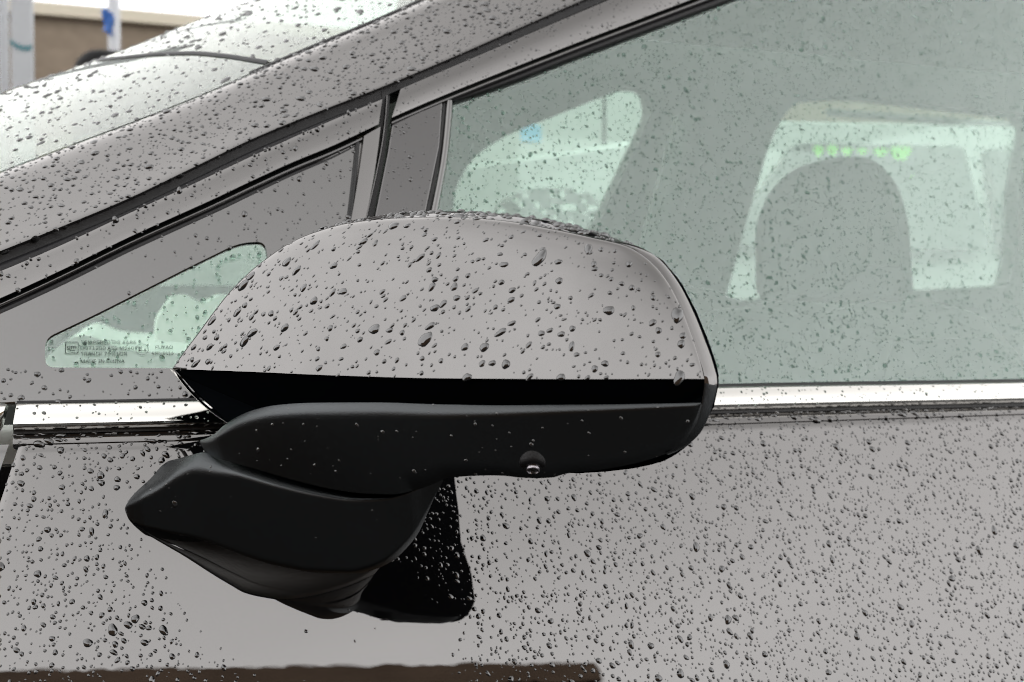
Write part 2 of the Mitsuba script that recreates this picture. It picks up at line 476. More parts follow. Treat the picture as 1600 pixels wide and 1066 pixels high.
# --- belt line: ledge, rubber lip, chrome strip
chr_top = [(27, 631), (330, 626), (700, 616), (1110, 605), (1600, 597), (1750, 594)]
chr_bot = [(21, 675), (350, 667), (700, 656), (1110, 643), (1600, 631), (1750, 627)]
led_bot = [(20, 696), (300, 689), (700, 678), (1110, 664), (1600, 648), (1750, 643)]
lift = lambda pts, dy: [(x, y + dy) for x, y in pts]  # noqa: E731
put(CAR + 'door__belt_moulding', strip(chr_top, chr_bot, S_mid, [(-0.02, -0.006), (0.0, 0.0015), (0.03, 0.0045), (0.08, 0.0066), (0.16, 0.0079), (0.3, 0.0078), (0.5, 0.0069), (0.75, 0.0051), (0.93, 0.0032), (0.99, 0.001), (1.0, -0.006)], 90), 'chrome', 35)
put(CAR + 'door__lower_lip', strip(lift(chr_bot, -2), lift(chr_bot, 4), S_mid, [(0, -0.006), (0.0, 0.0012), (1.0, 0.0012), (1, -0.006)], 90), 'rubber', 40)
la = np.array([on_surface(x, y, S_mid) for x, y in resample(lift(chr_bot, 4), 120)])
lb = np.array([on_surface(x, y, S_door) for x, y in resample(lift(led_bot, -1), 120)]) + np.array([0, 0.0008, 0.0002])
ledge_mesh = facing(grid_mesh([la + [0, 0.004, 0.004], la, la * 0.66 + lb * 0.34 + [0, -0.0004, 0.0010], la * 0.3 + lb * 0.7 + [0, -0.0006, 0.0012], lb, lb + [0, 0.004, -0.003]]), EYE + np.array([0, 0, 1.0]))
put(CAR + 'door__belt_ledge', ledge_mesh, 'paint', 60)
put(CAR + 'door__window_seal', strip(lift(chr_top, -5), lift(chr_top, 5), S_glass, round_profile(0.0022, 0.006), 90), 'rubber', 40)
put(CAR + 'fender__chrome_trim', strip([(-160, 633), (-60, 631), (2, 630), (12, 632)], [(-160, 679), (-60, 676), (-6, 674), (4, 662)], S_mid, round_profile(0.0075, 0.006), 30), 'chrome', 35)

# --- quarter window: frit with a clear aperture, mouldings round it
qa_out = rounded([(-140, 556), (-140, 640), (30, 631), (545, 622), (553, 330), (566, 224), (560, 221), (350, 326), (200, 393), (0, 489)], [10, 10, 3, 10, 3, 6, 6, 3, 3, 3])
qa_ap = rounded([(71, 575), (70, 530), (150, 492), (300, 416), (372, 381), (414, 378), (419, 410), (398, 520), (392, 577)], [14, 16, 30, 30, 20, 22, 14, 8, 12], 7)
fr_out, fr_hole = xz(qa_out, S_glass), xz(qa_ap, S_glass)
put(CAR + 'quarter_window__frit', panel(fr_out, S_glass, 0.001, 0.0012, 0.006, [fr_hole]), 'frit', 30)
qg = sg.Polygon(fr_hole).buffer(0.004, join_style=1)
v, f = tri_fill(np.array(qg.exterior.coords)[:-1])
put(CAR + 'quarter_window__glass', facing(trimesh.Trimesh(np.array([[x, S_glass(x, z) + 0.0012, z] for x, z in v]), f, process=False), EYE), 'glass')
labels[CAR + 'quarter_window__frit'] = {'label': 'wide gloss black border of the quarter window'}

# printed marks on the quarter window
EX = on_surface(300, 545, S_glass) - on_surface(100, 545, S_glass)
EX[1] = 0
EX /= np.linalg.norm(EX)
NQ = normal_of(S_glass, (0, 0, 1.1))
EXS = EX - NQ * (EX @ NQ)
EXS /= np.linalg.norm(EXS)
EUP = np.cross(NQ, EXS)


def mark(mesh2d, px, py):
    o = on_surface(px, py, S_glass) + NQ * 0.0006
    mm = mesh2d.copy()
    vv = mm.vertices
    mm.vertices = o + np.outer(vv[:, 0], EXS) + np.outer(vv[:, 1], EUP) + np.outer(vv[:, 2], NQ)
    return mm


PXM = np.linalg.norm(on_surface(300, 545, S_glass) - on_surface(200, 545, S_glass)) / 100


def words(s, width_px, h_px, bold=False):
    m = meshkit.text_mesh(s, h_px * PXM, 0.0001, bold)
    m.apply_translation([-m.bounds[0][0], 0, 0])
    m.apply_scale([width_px * PXM / m.extents[0], 1, 1])
    return m


def ring2d(poly, w):
    g = sg.Polygon(poly)
    g = g.difference(g.buffer(-w))
    return trimesh.creation.extrude_polygon(g, 0.0001, engine='earcut')


marks = [mark(words('TEMPERED GG 6486', 84, 6.2), 126, 538.5), mark(words('DOT1200 AS2 M5409', 86, 6.2), 126, 547.5),
         mark(words('TRANSP 70%MIN', 70, 6.2), 126, 556.5), mark(words('MADE IN CHINA', 66, 6.2), 126, 568),
         mark(words('FUYAO', 27, 6.0), 243, 546), mark(words('43R-0116', 34, 5.6), 237, 555), mark(words('E', 5.5, 7, True), 216.5, 549), mark(words('4', 4.2, 5, True), 224.5, 549.5)]
s = PXM
marks.append(mark(ring2d(rounded(np.array([(0, 0), (20, 0), (20, 20), (0, 20)]) * s, 2.5 * s), 1.1 * s), 101.5, 553))
marks.append(mark(words('gm', 14, 6.5, True), 104.5, 545.5))
marks.append(mark(trimesh.creation.box((7 * s, 1.2 * s, 0.0001)), 113.5, 548.5))
marks.append(mark(ring2d(np.array([(math.cos(t), math.sin(t)) for t in np.linspace(0, 2 * math.pi, 40)[:-1]]) * 10 * s, 0.7 * s), 222, 546.5))
put(CAR + 'quarter_window__marking', trimesh.util.concatenate(marks), 'ink')
labels[CAR + 'quarter_window__marking'] = {'label': 'small grey lettering and boxed emblem printed on the quarter window'}

# quarter window frame (painted), mouldings
g1_top = [(-140, 446), (0, 393), (100, 353), (200, 311), (290, 268), (400, 215), (500, 174), (600, 135), (700, 93), (800, 49), (930, -8), (1100, -80), (1250, -140)]
g1_bot = [(-140, 477), (0, 424), (100, 381), (200, 334), (290, 293), (400, 241), (500, 196), (597, 155)]
mo_top = [(-140, 529), (0, 471), (100, 425), (200, 376), (337, 314), (400, 284), (457, 258), (520, 232), (565, 211)]
mo_bot = [(-140, 549), (0, 492), (100, 446), (200, 396), (337, 332), (400, 302), (457, 275), (520, 247), (562, 224)]
put(CAR + 'pillar__gutter', strip(g1_top, [(x, y + 15) for x, y in g1_top], S_glass, [(0, -0.02), (0, -0.0035), (0.5, -0.004), (1, -0.003), (1, -0.02)], 90), 'rubber', 30)
put(CAR + 'pillar__gutter_lip', strip(lift(g1_top[:8], 13), g1_bot, S_glass, [(0, -0.012), (0.0, -0.002), (0.5, -0.0015), (0.94, -0.004), (1, -0.012)], 90), 'seal_grey', 30)
put(CAR + 'quarter_window__frame', strip(g1_bot, mo_top + [(590, 199)], S_glass, [(0.0, -0.01), (0.0, 0.0015), (0.04, 0.0032), (0.3, 0.0036), (0.7, 0.0030), (0.93, 0.0022), (0.985, 0.001), (1.0, -0.01)], 110), 'paint', 40)
put(CAR + 'quarter_window__moulding', strip(lift(mo_top, 4), lift(mo_top, 12), S_glass, round_profile(0.0030), 110), 'gloss_black', 40)
put(CAR + 'quarter_window__seal', strip(lift(mo_top, 11), lift(mo_bot, 3), S_glass, round_profile(0.0012), 110), 'rubber', 40)
put(CAR + 'quarter_window__rear_seal', strip([(563, 222), (556, 300), (541, 420)], [(553, 226), (545, 300), (529, 420)], S_glass, round_profile(0.0022), 40), 'rubber', 40)
put(CAR + 'quarter_window__rear_post', strip([(596, 199), (588, 260), (573, 340), (553, 420)], [(566, 216), (560, 260), (547, 340), (530, 420)], S_glass, [(0, -0.01), (0.0, 0.0008), (0.07, 0.0022), (0.5, 0.0026), (0.93, 0.0022), (1, 0.0008), (1, -0.01)], 40), 'paint', 40)

# gap between quarter window and door, turning along the pillar
gap_l = [(594, 200), (590, 240), (580, 300), (566, 390)]
gap_r = [(613, 152), (608, 200), (604, 240), (592, 300), (576, 390)]
put(CAR + 'door__front_gap', strip([(611, 130), (610, 150), (606, 200), (602, 240), (591, 300), (576, 390)], [(597, 138), (598, 152), (593, 200), (588, 240), (578, 300), (563, 390)], S_glass, [(0, -0.01), (0, -0.003), (1, -0.003), (1, -0.01)], 50), 'rubber', 30)
put(CAR + 'door__gap_bead', strip([(606, 152), (600, 215), (590, 270), (574, 340), (563, 390)], [(602, 152), (596, 215), (586, 270), (570, 340), (559, 390)], S_glass, round_profile(0.003, 0.006), 50), 'gloss_black', 40)
df_top = [(626, 139), (700, 107), (800, 64), (900, 21), (980, -13), (1100, -63), (1250, -124)]
df_bot = [(611, 187), (650, 170), (700, 149), (800, 109), (900, 70), (1000, 32), (1090, -2), (1170, -32), (1320, -88)]
put(CAR + 'door__frame_gap', strip(lift(g1_top[7:], 13), lift(df_top, 2), S_glass, [(0, -0.012), (0, -0.004), (0.35, -0.0035), (0.55, -0.0005), (0.75, -0.0025), (1, -0.004), (1, -0.012)], 80), 'rubber', 40)
put(CAR + 'door__frame', strip(df_top, df_bot, S_glass, [(0.0, -0.01), (0.0, 0.0012), (0.04, 0.0026), (0.4, 0.0032), (0.93, 0.0025), (0.985, 0.001), (1.0, -0.01)], 90), 'paint', 40)
put(CAR + 'door__frame_moulding', strip(lift(df_bot, 4), lift(df_bot, 11), S_glass, round_profile(0.003), 90), 'gloss_black', 40)
gl_top = [(704, 160), (800, 128), (880, 97), (1000, 52), (1140, 0), (1260, -45), (1400, -98)]
put(CAR + 'door__glass_seal', strip([(690, 160), (800, 117), (880, 85), (1000, 40), (1100, 3), (1230, -46), (1380, -100)], lift(gl_top, 2), S_glass, [(0, -0.01), (0, 0.0), (0.3, 0.0018), (0.6, 0.0008), (1, -0.0012), (1, -0.01)], 90), 'rubber', 40)
apl = rounded([(612, 196), (652, 176), (691, 160), (686, 230), (664, 335), (645, 430), (570, 430), (586, 335), (605, 240)], [3, 2, 5, 2, 2, 2, 2, 2, 2])
put(CAR + 'door__applique', panel(xz(apl, S_glass), S_glass, 0.0018, 0.0012, 0.008), 'gloss_black', 30)
labels[CAR + 'door__applique'] = {'label': 'gloss black triangle panel ahead of the door glass'}
put(CAR + 'door__applique_seal', strip([(697, 158), (690, 230), (671, 335), (652, 430)], [(691, 160), (684, 230), (664, 335), (645, 430)], S_glass, round_profile(0.0008), 40), 'rubber', 40)
put(CAR + 'door__glass_channel', strip([(708, 160), (702, 230), (684, 335), (668, 430)], [(696, 158), (690, 230), (671, 335), (652, 430)], S_glass, round_profile(0.0028), 40), 'frit', 40)
gpoly = xz(gl_top + [(1750, -230), (1750, 610), (1110, 620), (640, 632), (650, 430), (684, 335), (702, 230)], S_glass)
gpoly = np.array(sg.Polygon(gpoly).buffer(0).exterior.coords)[:-1]
v, f = tri_fill(gpoly)
put(CAR + 'door__glass', facing(trimesh.Trimesh(np.array([[x, S_glass(x, z) + 0.003, z] for x, z in v]), f, process=False), EYE), 'glass')

# --- A pillar and windshield
wb = [(-140, 330), (0, 270), (100, 232), (212, 190), (337, 140), (400, 112), (487, 75), (588, 33), (680, -8), (800, -62), (950, -125), (1100, -185), (1250, -245)]
n = 80
A0 = np.array([on_surface(x, y, S_glass) for x, y in resample(lift(g1_top, 1), n)]) + NQ * 0.003
wbr = resample(wb, n)
S_wb = lambda x, z: 0.014 + 0.42 * (z - ZB) + 0.060  # noqa: E731
A1 = np.array([on_surface(x, y, S_wb) for x, y in wbr])
pil = []
U = np.array([0, 0.02, 0.05, 0.12, 0.2, 0.3, 0.4, 0.5, 0.6, 0.7, 0.8, 0.9, 1.0])
for u in U:
    hb = 0.0065 * math.sin(math.pi * u ** 2.2)
    outw = np.array([-0.25, -0.55, 0.8])
    c = A0 * (1 - u) + A1 * u + outw * hb
    if u < 0.05:
        c = c + NQ * (-0.0015 * (1 - u / 0.05) ** 2)
    pil.append(c)
pil.insert(0, A0 - NQ * 0.02)
pillar_mesh = facing(grid_mesh(pil), EYE)
put(CAR + 'pillar__skin', pillar_mesh, 'paint', 50)
A1g = A1 + (A1 - A0) / np.linalg.norm(A1 - A0, axis=1, keepdims=True) * 0.002
Wd, ws = 1.36, []
slope = A1g[-1] - A1g[0]
slope[1] = 0
slope /= np.linalg.norm(slope)
wn = np.array([-slope[2], 0, slope[0]])
for t in np.r_[np.linspace(0, 0.3, 30), np.linspace(0.33, 1, 24)]:
    bulge = 0.155 * (1 - abs(2 * t - 1) ** 2.3)
    ws.append(A1g + np.array([0, Wd * t, 0]) + wn * bulge)
windshield = facing(grid_mesh(ws), EYE + np.array([0, 1.2, 3.0]))
put(CAR + 'windshield__glass', windshield, 'windshield_glass', 60)
# thin grey curved line across the glass, and the black moulding at its edge


def on_mesh(mesh, pts):
    ri = mesh.ray
    o, d = np.repeat(EYE[None], len(pts), 0), np.array([ray(x, y) for x, y in pts])
    loc, ir, it = ri.intersects_location(o, d, multiple_hits=False)
    return loc[np.argsort(ir)], mesh.face_normals[it[np.argsort(ir)]]


loc, nn = on_mesh(windshield, resample([(98, 106), (140, 97), (200, 90), (260, 85), (300, 84), (350, 88), (396, 95), (420, 99)], 40))
if len(loc) > 4:
    nn = np.where((nn[:, 2:] < 0), -nn, nn)
    up_ = np.array([0.0, 0.2, 1.0])
    tang = np.gradient(loc, axis=0)
    cr = np.cross(nn, tang)
    cr /= np.linalg.norm(cr, axis=1, keepdims=True)
    wdt = 0.0035
    put(CAR + 'windshield__grey_line', grid_mesh([loc - cr * wdt + nn * 0.0006, loc - cr * wdt * 0.5 + nn * 0.002, loc + cr * wdt * 0.5 + nn * 0.002, loc + cr * wdt + nn * 0.0006]), 'seal_grey', True)
k0, k1 = 44, 56
put(CAR + 'windshield__edge_seal', grid_mesh([A1[30:60] + np.array([-0.3, -0.6, 0.7]) * h + (A1 - A0)[30:60] * q for h, q in ((-0.002, -0.03), (0.0012, 0.0), (0.0012, 0.03), (-0.002, 0.05))]), 'rubber', True)

# --- roof, far side, cabin
zr = A0[-1][2]
put(CAR + 'roof', box(A1[-1][0] - 0.03, 2.6, 0.33, 1.42, max(zr, 1.74) + 0.05, max(zr, 1.74) + 0.11, 0.02), 'paint', 40)
put(CAR + 'headliner', box(0.55, 2.6, 0.25, 1.42, max(zr, 1.74) + 0.01, max(zr, 1.74) + 0.045, 0.01), 'headliner', 40)
YF = 1.50
F_ = lambda pts: np.array([at_depth(x, y, YF)[[0, 2]] for x, y in pts])  # noqa: E731
opB = F_(rounded([(706, 352), (712, 290), (740, 245), (790, 212), (980, 136), (1012, 138), (1020, 175), (930, 362), (925, 440), (690, 440)], [4, 60, 40, 30, 30, 18, 30, 4, 8, 8], 7))
opC = F_(rounded([(1133, 470), (1168, 340), (1205, 215), (1240, 158), (1330, 151), (1600, 182), (1610, 200), (1592, 300), (1590, 390), (1576, 446), (1424, 454)], [4, 20, 40, 30, 40, 10, 10, 20, 20, 8, 8], 7))
opA = F_(rounded([(40, 446), (60, 430), (160, 395), (372, 335), (440, 332), (440, 446)], [5, 10, 30, 20, 10, 5], 5))
wall = sg.Polygon([(-1.2, 0.4), (4.2, 0.4), (4.2, 1.80), (-1.2, 1.80)])
holes = [h for h in (opB, opC, opA)]
put(CAR + 'far_side__trim', extrude_y([(-0.9, 0.4), (4.2, 0.4), (4.2, 1.80), (0.9, 1.80), (-0.6, 1.12), (-0.9, 1.05)], YF, YF + 0.05, holes), 'trim_grey')
for h_ in (opB, opC, opA):
    q = np.array(sg.Polygon(h_).buffer(0.01).exterior.coords)[:-1]
    v, f = tri_fill(q)
    put(CAR + 'far_side__glass', trimesh.Trimesh(np.array([[x, YF + 0.03, z] for x, z in v]), f, process=False), 'far_glass')
put(CAR + 'floor', box(-0.9, 3.8, 0.06, 1.5, 0.32, 0.40), 'trim_dark')
put(CAR + 'rear_wall', box(3.8, 3.86, 0.06, 1.5, 0.32, 1.15), 'trim_dark')
hx = np.linspace(-0.97, -0.40, 12)
hood_rows = [np.stack([hx, np.full(12, y_), 1.035 + 0.05 * (hx + 0.97) + 0.05 * math.sin(math.pi * (y_ + 0.01) / 1.5)], 1) for y_ in np.linspace(-0.008, 1.49, 24)]
put(CAR + 'hood', facing(grid_mesh(hood_rows), (0, 0, 9)), 'paint', 40)
put(CAR + 'firewall', box(-0.9, -0.84, 0.06, 1.5, 0.32, 1.05), 'trim_dark')
# door inner trim top along the near window
put(CAR + 'door__sill_trim', box(-0.3, 1.9, 0.045, 0.10, 1.00, 1.062, 0.012), 'pale_trim', 40)
# dashboard with hood, pale pillar trim seen in the quarter window
D_ = lambda pts, y: np.array([at_depth(x, y_, y)[[0, 2]] for x, y_ in pts])  # noqa: E731
dash = rounded(D_([(40, 640), (85, 545), (135, 512), (190, 540), (300, 545), (460, 560), (460, 660)], 0.62), 0.02)
put(CAR + 'dashboard__top', extrude_y(dash, 0.45, 1.42), 'pale_trim')
hood_ = rounded(D_([(246, 600), (244, 500), (270, 462), (288, 459), (318, 476), (345, 459), (360, 460), (360, 600)], 0.9), 0.012)
put(CAR + 'dashboard__instrument_hood', extrude_y(hood_, 0.9, 1.0), 'pale_trim')


# front seat with headrest


def soft(polypx, y, half, r):
    """A cushion: an outline at depth y rounded towards both sides."""
    c = D_(polypx, y)
    p = sg.Polygon(rounded(c, 0.03)).buffer(0)
    base = np.array(p.exterior.coords)[:-1]
    rings = []
    for t in np.linspace(-1, 1, 13):
        q = p.buffer(-r * (1 - math.sqrt(max(1 - abs(t) ** 3, 0))), join_style=1)
        q = np.array(q.exterior.coords)[:-1]
        s_ = sg.LinearRing(q)
        if not s_.is_ccw:
            q = q[::-1]
            s_ = sg.LinearRing(q)
        st = s_.project(sg.Point(q[:, 0].mean(), q[:, 1].max() + 1))
        L = s_.length
        ring = [s_.interpolate((st + L * k / 64) % L).coords[0] for k in range(64)]
        rings.append(np.array([[x, y + half * t, z] for x, z in ring + ring[:1]]))
    m = grid_mesh(rings)
    caps = []
    for rg in (rings[0], rings[-1]):
        ctr = rg.mean(0)
        caps.append(trimesh.Trimesh(np.vstack([rg, ctr]), [[i, i + 1, len(rg)] for i in range(len(rg) - 1)], process=False))
    return join(m, *caps)


put(CAR + 'seat__headrest', soft([(1222, 480), (1221, 345), (1240, 288), (1280, 249), (1312, 249), (1346, 288), (1364, 345), (1374, 480)], 0.55, 0.12, 0.055), 'seat_cloth', 50)
put(CAR + 'seat__backrest', soft([(1130, 900), (1180, 560), (1200, 472), (1400, 470), (1480, 560), (1560, 900)], 0.55, 0.22, 0.05), 'seat_cloth', 50)
put(CAR + 'near_pillar__belt', extrude_y(D_([(980, 470), (1060, 180), (1085, 180), (1010, 470)], 0.30), 0.30, 0.31), 'trim_grey')
put(CAR + 'passenger_seat__backrest', soft([(930, 640), (960, 480), (1020, 440), (1120, 470), (1180, 640)], 1.15, 0.22, 0.05), 'seat_cloth', 50)

# ------------------------------------------------------------------ door mirror
MIR = CAR + 'mirror__'
T0, E0 = at_depth(270, 577, -0.030), at_depth(1112, 592, -0.275)
el = E0 - T0
el[2] = 0
LW = np.linalg.norm(el)
el /= LW
nf = np.array([el[1], -el[0], 0.0])
if nf @ (EYE - T0) < 0:
    nf = -nf


def plan(l):
    u = np.clip(l / LW, -0.1, 1.1)
    return 0.026 * (1 - (2 * u - 1) ** 2)


ZS = 0.5 * (T0[2] + E0[2])


def lean(z):
    h = max(z - ZS, 0.0)
    return -0.43 * h - 0.5 * h * h


def on_head(px, py, off=0.0):
    """(l, z) on the head's curved upright mid surface."""
    d = ray(px, py)
    o = EYE - T0
    l, t = 0.5 * LW, 0.6
    for _ in range(40):
        z = (EYE + d * t)[2]
        k = plan(l) + off + lean(z)
        t = (k - o @ nf) / (d @ nf)
        l = 0.5 * l + 0.5 * ((o + d * t) @ el)
    return l, (EYE + d * t)[2]


def head_pt(l, z, t):
    return np.array([T0[0], T0[1], 0]) + el * l + nf * (plan(l) + t + lean(z)) + np.array([0, 0, z])


def curve_lz(pts, n=200, off=0.0):
    q = np.array([on_head(x, y, off) for x, y in resample(pts, n)])
    o = np.argsort(q[:, 0])
    return q[o]


cap_top_px = [(270, 577), (286, 553), (310, 521), (335, 487), (360, 456), (390, 426), (420, 402), (450, 382), (490, 364), (550, 348), (620, 341), (700, 339), (780, 344), (860, 357), (930, 371), (980, 384), (1010, 402), (1040, 435), (1062, 475), (1080, 520), (1093, 560), (1101, 592)]
seam_px = [(270, 577), (400, 580), (550, 585), (700, 589), (850, 590), (1000, 591), (1101, 592)]
sh_top_px = [(300, 690), (322, 682), (345, 665), (372, 650), (400, 640), (440, 632), (500, 628), (600, 627), (700, 630), (800, 632), (950, 632), (1092, 631)]
sh_bot_px = [(300, 694), (316, 712), (350, 722), (400, 736), (450, 750), (520, 766), (570, 772), (610, 773), (650, 766), (680, 755), (700, 747), (760, 744), (785, 745), (805, 748), (835, 750), (858, 749), (874, 744), (930, 738), (990, 727), (1030, 714), (1062, 694), (1082, 664), (1092, 634)]
ct, cs_ = curve_lz(cap_top_px), curve_lz(seam_px)
lmin, lmax = cs_[0, 0], cs_[-1, 0]
zt_of = lambda l: np.interp(l, ct[:, 0], ct[:, 1])  # noqa: E731
zs_of = lambda l: np.interp(l, cs_[:, 0], cs_[:, 1])  # noqa: E731
HM = 0.085


def cap_t(u, H, s):
    edge = min(1.0, u / 0.45 + 0.02, (1 - u) / 0.25 + 0.15)
    edge = edge * edge * (3 - 2 * edge)
    return 0.0005 + 0.013 * edge * math.sqrt(max(1 - s ** 5, 0))


ls = lmin + (lmax - lmin) * (0.5 - 0.5 * np.cos(np.linspace(0, math.pi, 120)))
ss = 1 - (1 - np.linspace(0, 1, 40)) ** 1.7
cols = []
for l in ls:
    u = (l - lmin) / (lmax - lmin)
    z0, z1 = zs_of(l), zt_of(l)
    H = max(z1 - z0, 1e-5)
    cols.append([head_pt(l, z0 + H * s, cap_t(u, H, s)) for s in ss])
cap = facing(grid_mesh(cols), EYE)
put(MIR + 'cap', cap, 'paint', 60)


def seam_t(l):
    u = np.clip((l - lmin) / (lmax - lmin), 0, 1)
    return cap_t(u, max(zt_of(l) - zs_of(l), 1e-5), 0.0)


# black gloss band under the cap, sloping in
stp, sbt = curve_lz(sh_top_px, off=0.012), curve_lz(sh_bot_px, off=0.012)
zst = lambda l: np.interp(l, stp[:, 0], stp[:, 1])  # noqa: E731
zsb = lambda l: np.interp(l, sbt[:, 0], sbt[:, 1])  # noqa: E731
band_low_px = [(270, 577), (285, 594), (300, 612), (330, 640), (362, 662), (400, 668), (500, 660), (700, 655), (1000, 650), (1101, 645)]
bl = np.array([on_head(x, y, -0.62 * max(y - 579, 0) / 2750) for x, y in resample(band_low_px, 200)])
bl = bl[np.argsort(bl[:, 0])]
zbl = lambda l: np.interp(l, bl[:, 0], bl[:, 1])  # noqa: E731
rows = []
for q in np.linspace(0, 1, 14):
    row = []
    for l in ls:
        z0, z1 = zs_of(l), zbl(l)
        row.append(head_pt(l, z0 + (z1 - z0) * q - 0.0008 * (q < 0.01), seam_t(l) - 0.0012 - (z0 - z1) * 0.62 * q))
    rows.append(row)
put(MIR + 'trim_band', facing(grid_mesh(rows), EYE), 'trim_black', 60)
# thin bright edge where cap and band end at the left
edge = resample([(270, 577), (285, 594), (300, 612), (330, 640), (360, 661)], 30)
pe = np.array([head_pt(*on_head(x, y), 0.002) for x, y in edge])
put(MIR + 'tip_edge', grid_mesh([pe + el * a_ + nf * b_ for a_, b_ in ((-0.0007, -0.002), (-0.0005, 0.0006), (0.0004, 0.0008), (0.0007, -0.002))]), 'chrome', True)

# matte lower shell
l2 = np.linspace(sbt[0, 0], sbt[-1, 0], 130)
rows = []
qs = np.r_[0, 0.01, 0.025, 0.045, 0.07, 0.10, 0.14, 0.19, np.linspace(0.25, 1, 22)]
for l in l2:
    zt_, zb_ = zst(l), zsb(l)
    Hs = max(zt_ - zb_, 1e-4)
    u = (l - l2[0]) / (l2[-1] - l2[0])
    col = []
    for q in qs:
        d = q * Hs
        rr = 0.0075 * min(1, u / 0.10 + 0.25) * min(1, (1 - u) / 0.55 + 0.25)
        lip = rr - rr * (1 - min(d / rr, 1.0)) ** 2 if rr > 0 else 0
        t = -0.004 + lip * 0.9 + 0.010 - 0.26 * d - 1.2 * d * d - 0.004 * max(0, q - 0.75) ** 2 * 16 * (u > 0.5)
        t += 0.016 * math.sin(math.pi * min(1, max(0, u))) - 0.012 * max(0, 0.25 - u)
        col.append(head_pt(l, zt_ - d, t))
    rows.append(col)
shell = facing(grid_mesh(rows), EYE)
put(MIR + 'lower_shell', shell, 'matte_black', 60)

# rear housing: from the outline of the head back to the added black cover
out_px = [(270, 577), (286, 553), (310, 521), (335, 487), (360, 456), (390, 426), (420, 402), (450, 382), (490, 364), (550, 351), (620, 344), (700, 342), (780, 347), (860, 359), (930, 373), (980, 386), (1024, 402), (1056, 440), (1080, 486), (1098, 530), (1112, 570), (1117, 596), (1108, 640), (1088, 672), (1056, 692), (1026, 702), (986, 712), (930, 722), (870, 730), (760, 734), (690, 736), (600, 740), (500, 735), (420, 715), (360, 670), (330, 640), (300, 612)]
oo = resample(np.array(out_px + out_px[:1]), 160, False)[:-1]
olz = np.array([on_head(x, y) for x, y in oo])
front = np.array([head_pt(l, z, -0.004) for l, z in olz])
cz = 0.5 * (olz[:, 1].max() + olz[:, 1].min())
cl = 0.5 * (olz[:, 0].max() + olz[:, 0].min())


def back_ring(depth_scale, shrink, flat=0.0):
    r = []
    for l, z in olz:
        u = np.clip((l - lmin) / (lmax - lmin), 0, 1)
        dep = (0.008 + 0.092 * math.sin(math.pi * min(1, (1 - u) * 0.75 + 0.005))) * depth_scale
        z2 = cz + (z - cz) * (1 - shrink)
        z2 -= 0.017 * depth_scale * np.clip((cz - z) / 0.05, 0, 1)
        r.append(head_pt(cl + (l - cl) * (1 - shrink), z2, -0.004 - dep))
    return np.array(r)


rim = [front, front - nf * 0.004, front - nf * 0.009, back_ring(0.35, 0.012), back_ring(0.7, 0.035), back_ring(1.0, 0.07)]
rim = [np.vstack([r, r[:1]]) for r in rim]
rm = grid_mesh(rim)
rm = trimesh.Trimesh(rm.vertices, rm.faces, process=False)
if ((rm.face_normals * rm.area_faces[:, None]) * (rm.triangles_center - front.mean(0))).sum() < 0:
    rm.invert()
bev_in = resample([(960, 380), (985, 386), (1010, 403), (1040, 436), (1062, 476), (1080, 520), (1093, 560), (1101, 592), (1096, 632), (1084, 662), (1066, 688), (1040, 708)], 60)
bev_out = resample([(960, 376), (990, 383), (1024, 402), (1056, 440), (1080, 486), (1098, 530), (1112, 570), (1118, 596), (1109, 640), (1093, 676), (1070, 698), (1042, 712)], 60)
bi = np.array([head_pt(*on_head(x, y), 0.0) for x, y in bev_in])
bo = np.array([head_pt(*on_head(x, y), -0.003) for x, y in bev_out])
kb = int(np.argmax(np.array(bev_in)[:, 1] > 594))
put(MIR + 'lower_edge', facing(grid_mesh([q_[kb:] for q_ in (bi - nf * 0.004, bi + nf * 0.0004, bi * 0.7 + bo * 0.3 + nf * 0.0010, bi * 0.25 + bo * 0.75 + nf * 0.0004, bo - nf * 0.0006, bo - nf * 0.0012)]), EYE), 'matte_black', 50)  # bevel continued in matte black, standing in for its dark ground reflection
bi, bo = bi[:kb + 1], bo[:kb + 1]
put(MIR + 'edge_bevel', facing(grid_mesh([bi - nf * 0.004, bi + nf * 0.0004, bi * 0.7 + bo * 0.3 + nf * 0.0010, bi * 0.25 + bo * 0.75 + nf * 0.0004, bo - nf * 0.0012]), EYE), 'paint', 50)
tr_in = resample([(500, 361), (550, 351), (620, 344), (700, 342), (780, 347), (860, 360), (930, 374), (985, 388)], 70)
tr_out = resample([(500, 359), (550, 345), (620, 334), (700, 330), (780, 334), (860, 346), (930, 363), (985, 382)], 70)
ti = np.array([head_pt(*on_head(x, y, -0.004), -0.004) for x, y in tr_in])
to = np.array([head_pt(*on_head(x, y, -0.016), -0.016) for x, y in tr_out])
top_rim = facing(grid_mesh([ti - nf * 0.003 - np.array([0, 0, 0.004]), ti, ti * 0.6 + to * 0.4 + nf * 0.001, ti * 0.2 + to * 0.8 + nf * 0.0006, to, to - nf * 0.006]), EYE)
put(MIR + 'top_rim', top_rim, 'gloss_black', 50)
put(MIR + 'rear_housing', rm, 'trim_black', 60)
back = back_ring(1.0, 0.07)
ub = np.clip((olz[:, 0] - lmin) / (lmax - lmin), 0, 1)
deep = head_pt(lmin + 0.56 * LW, cz - 0.012, -0.140)
nb_ = len(back)
fan = lambda keep_: trimesh.Trimesh(np.vstack([back, deep]), [[i, (i + 1) % nb_, nb_] for i in range(nb_) if keep_(ub[i])], process=False)  # noqa: E731
put(MIR + 'added_rear_cover', fan(lambda u: True), 'trim_black', True)  # added black cover where the mirror glass belongs, keeps its door reflection dark
# inner front plate closing the head behind cap and band
put(MIR + 'inner_plate', trimesh.Trimesh(np.vstack([front, front.mean(0)]), [[i, (i + 1) % len(front), len(front)] for i in range(len(front))], process=False), 'trim_black')

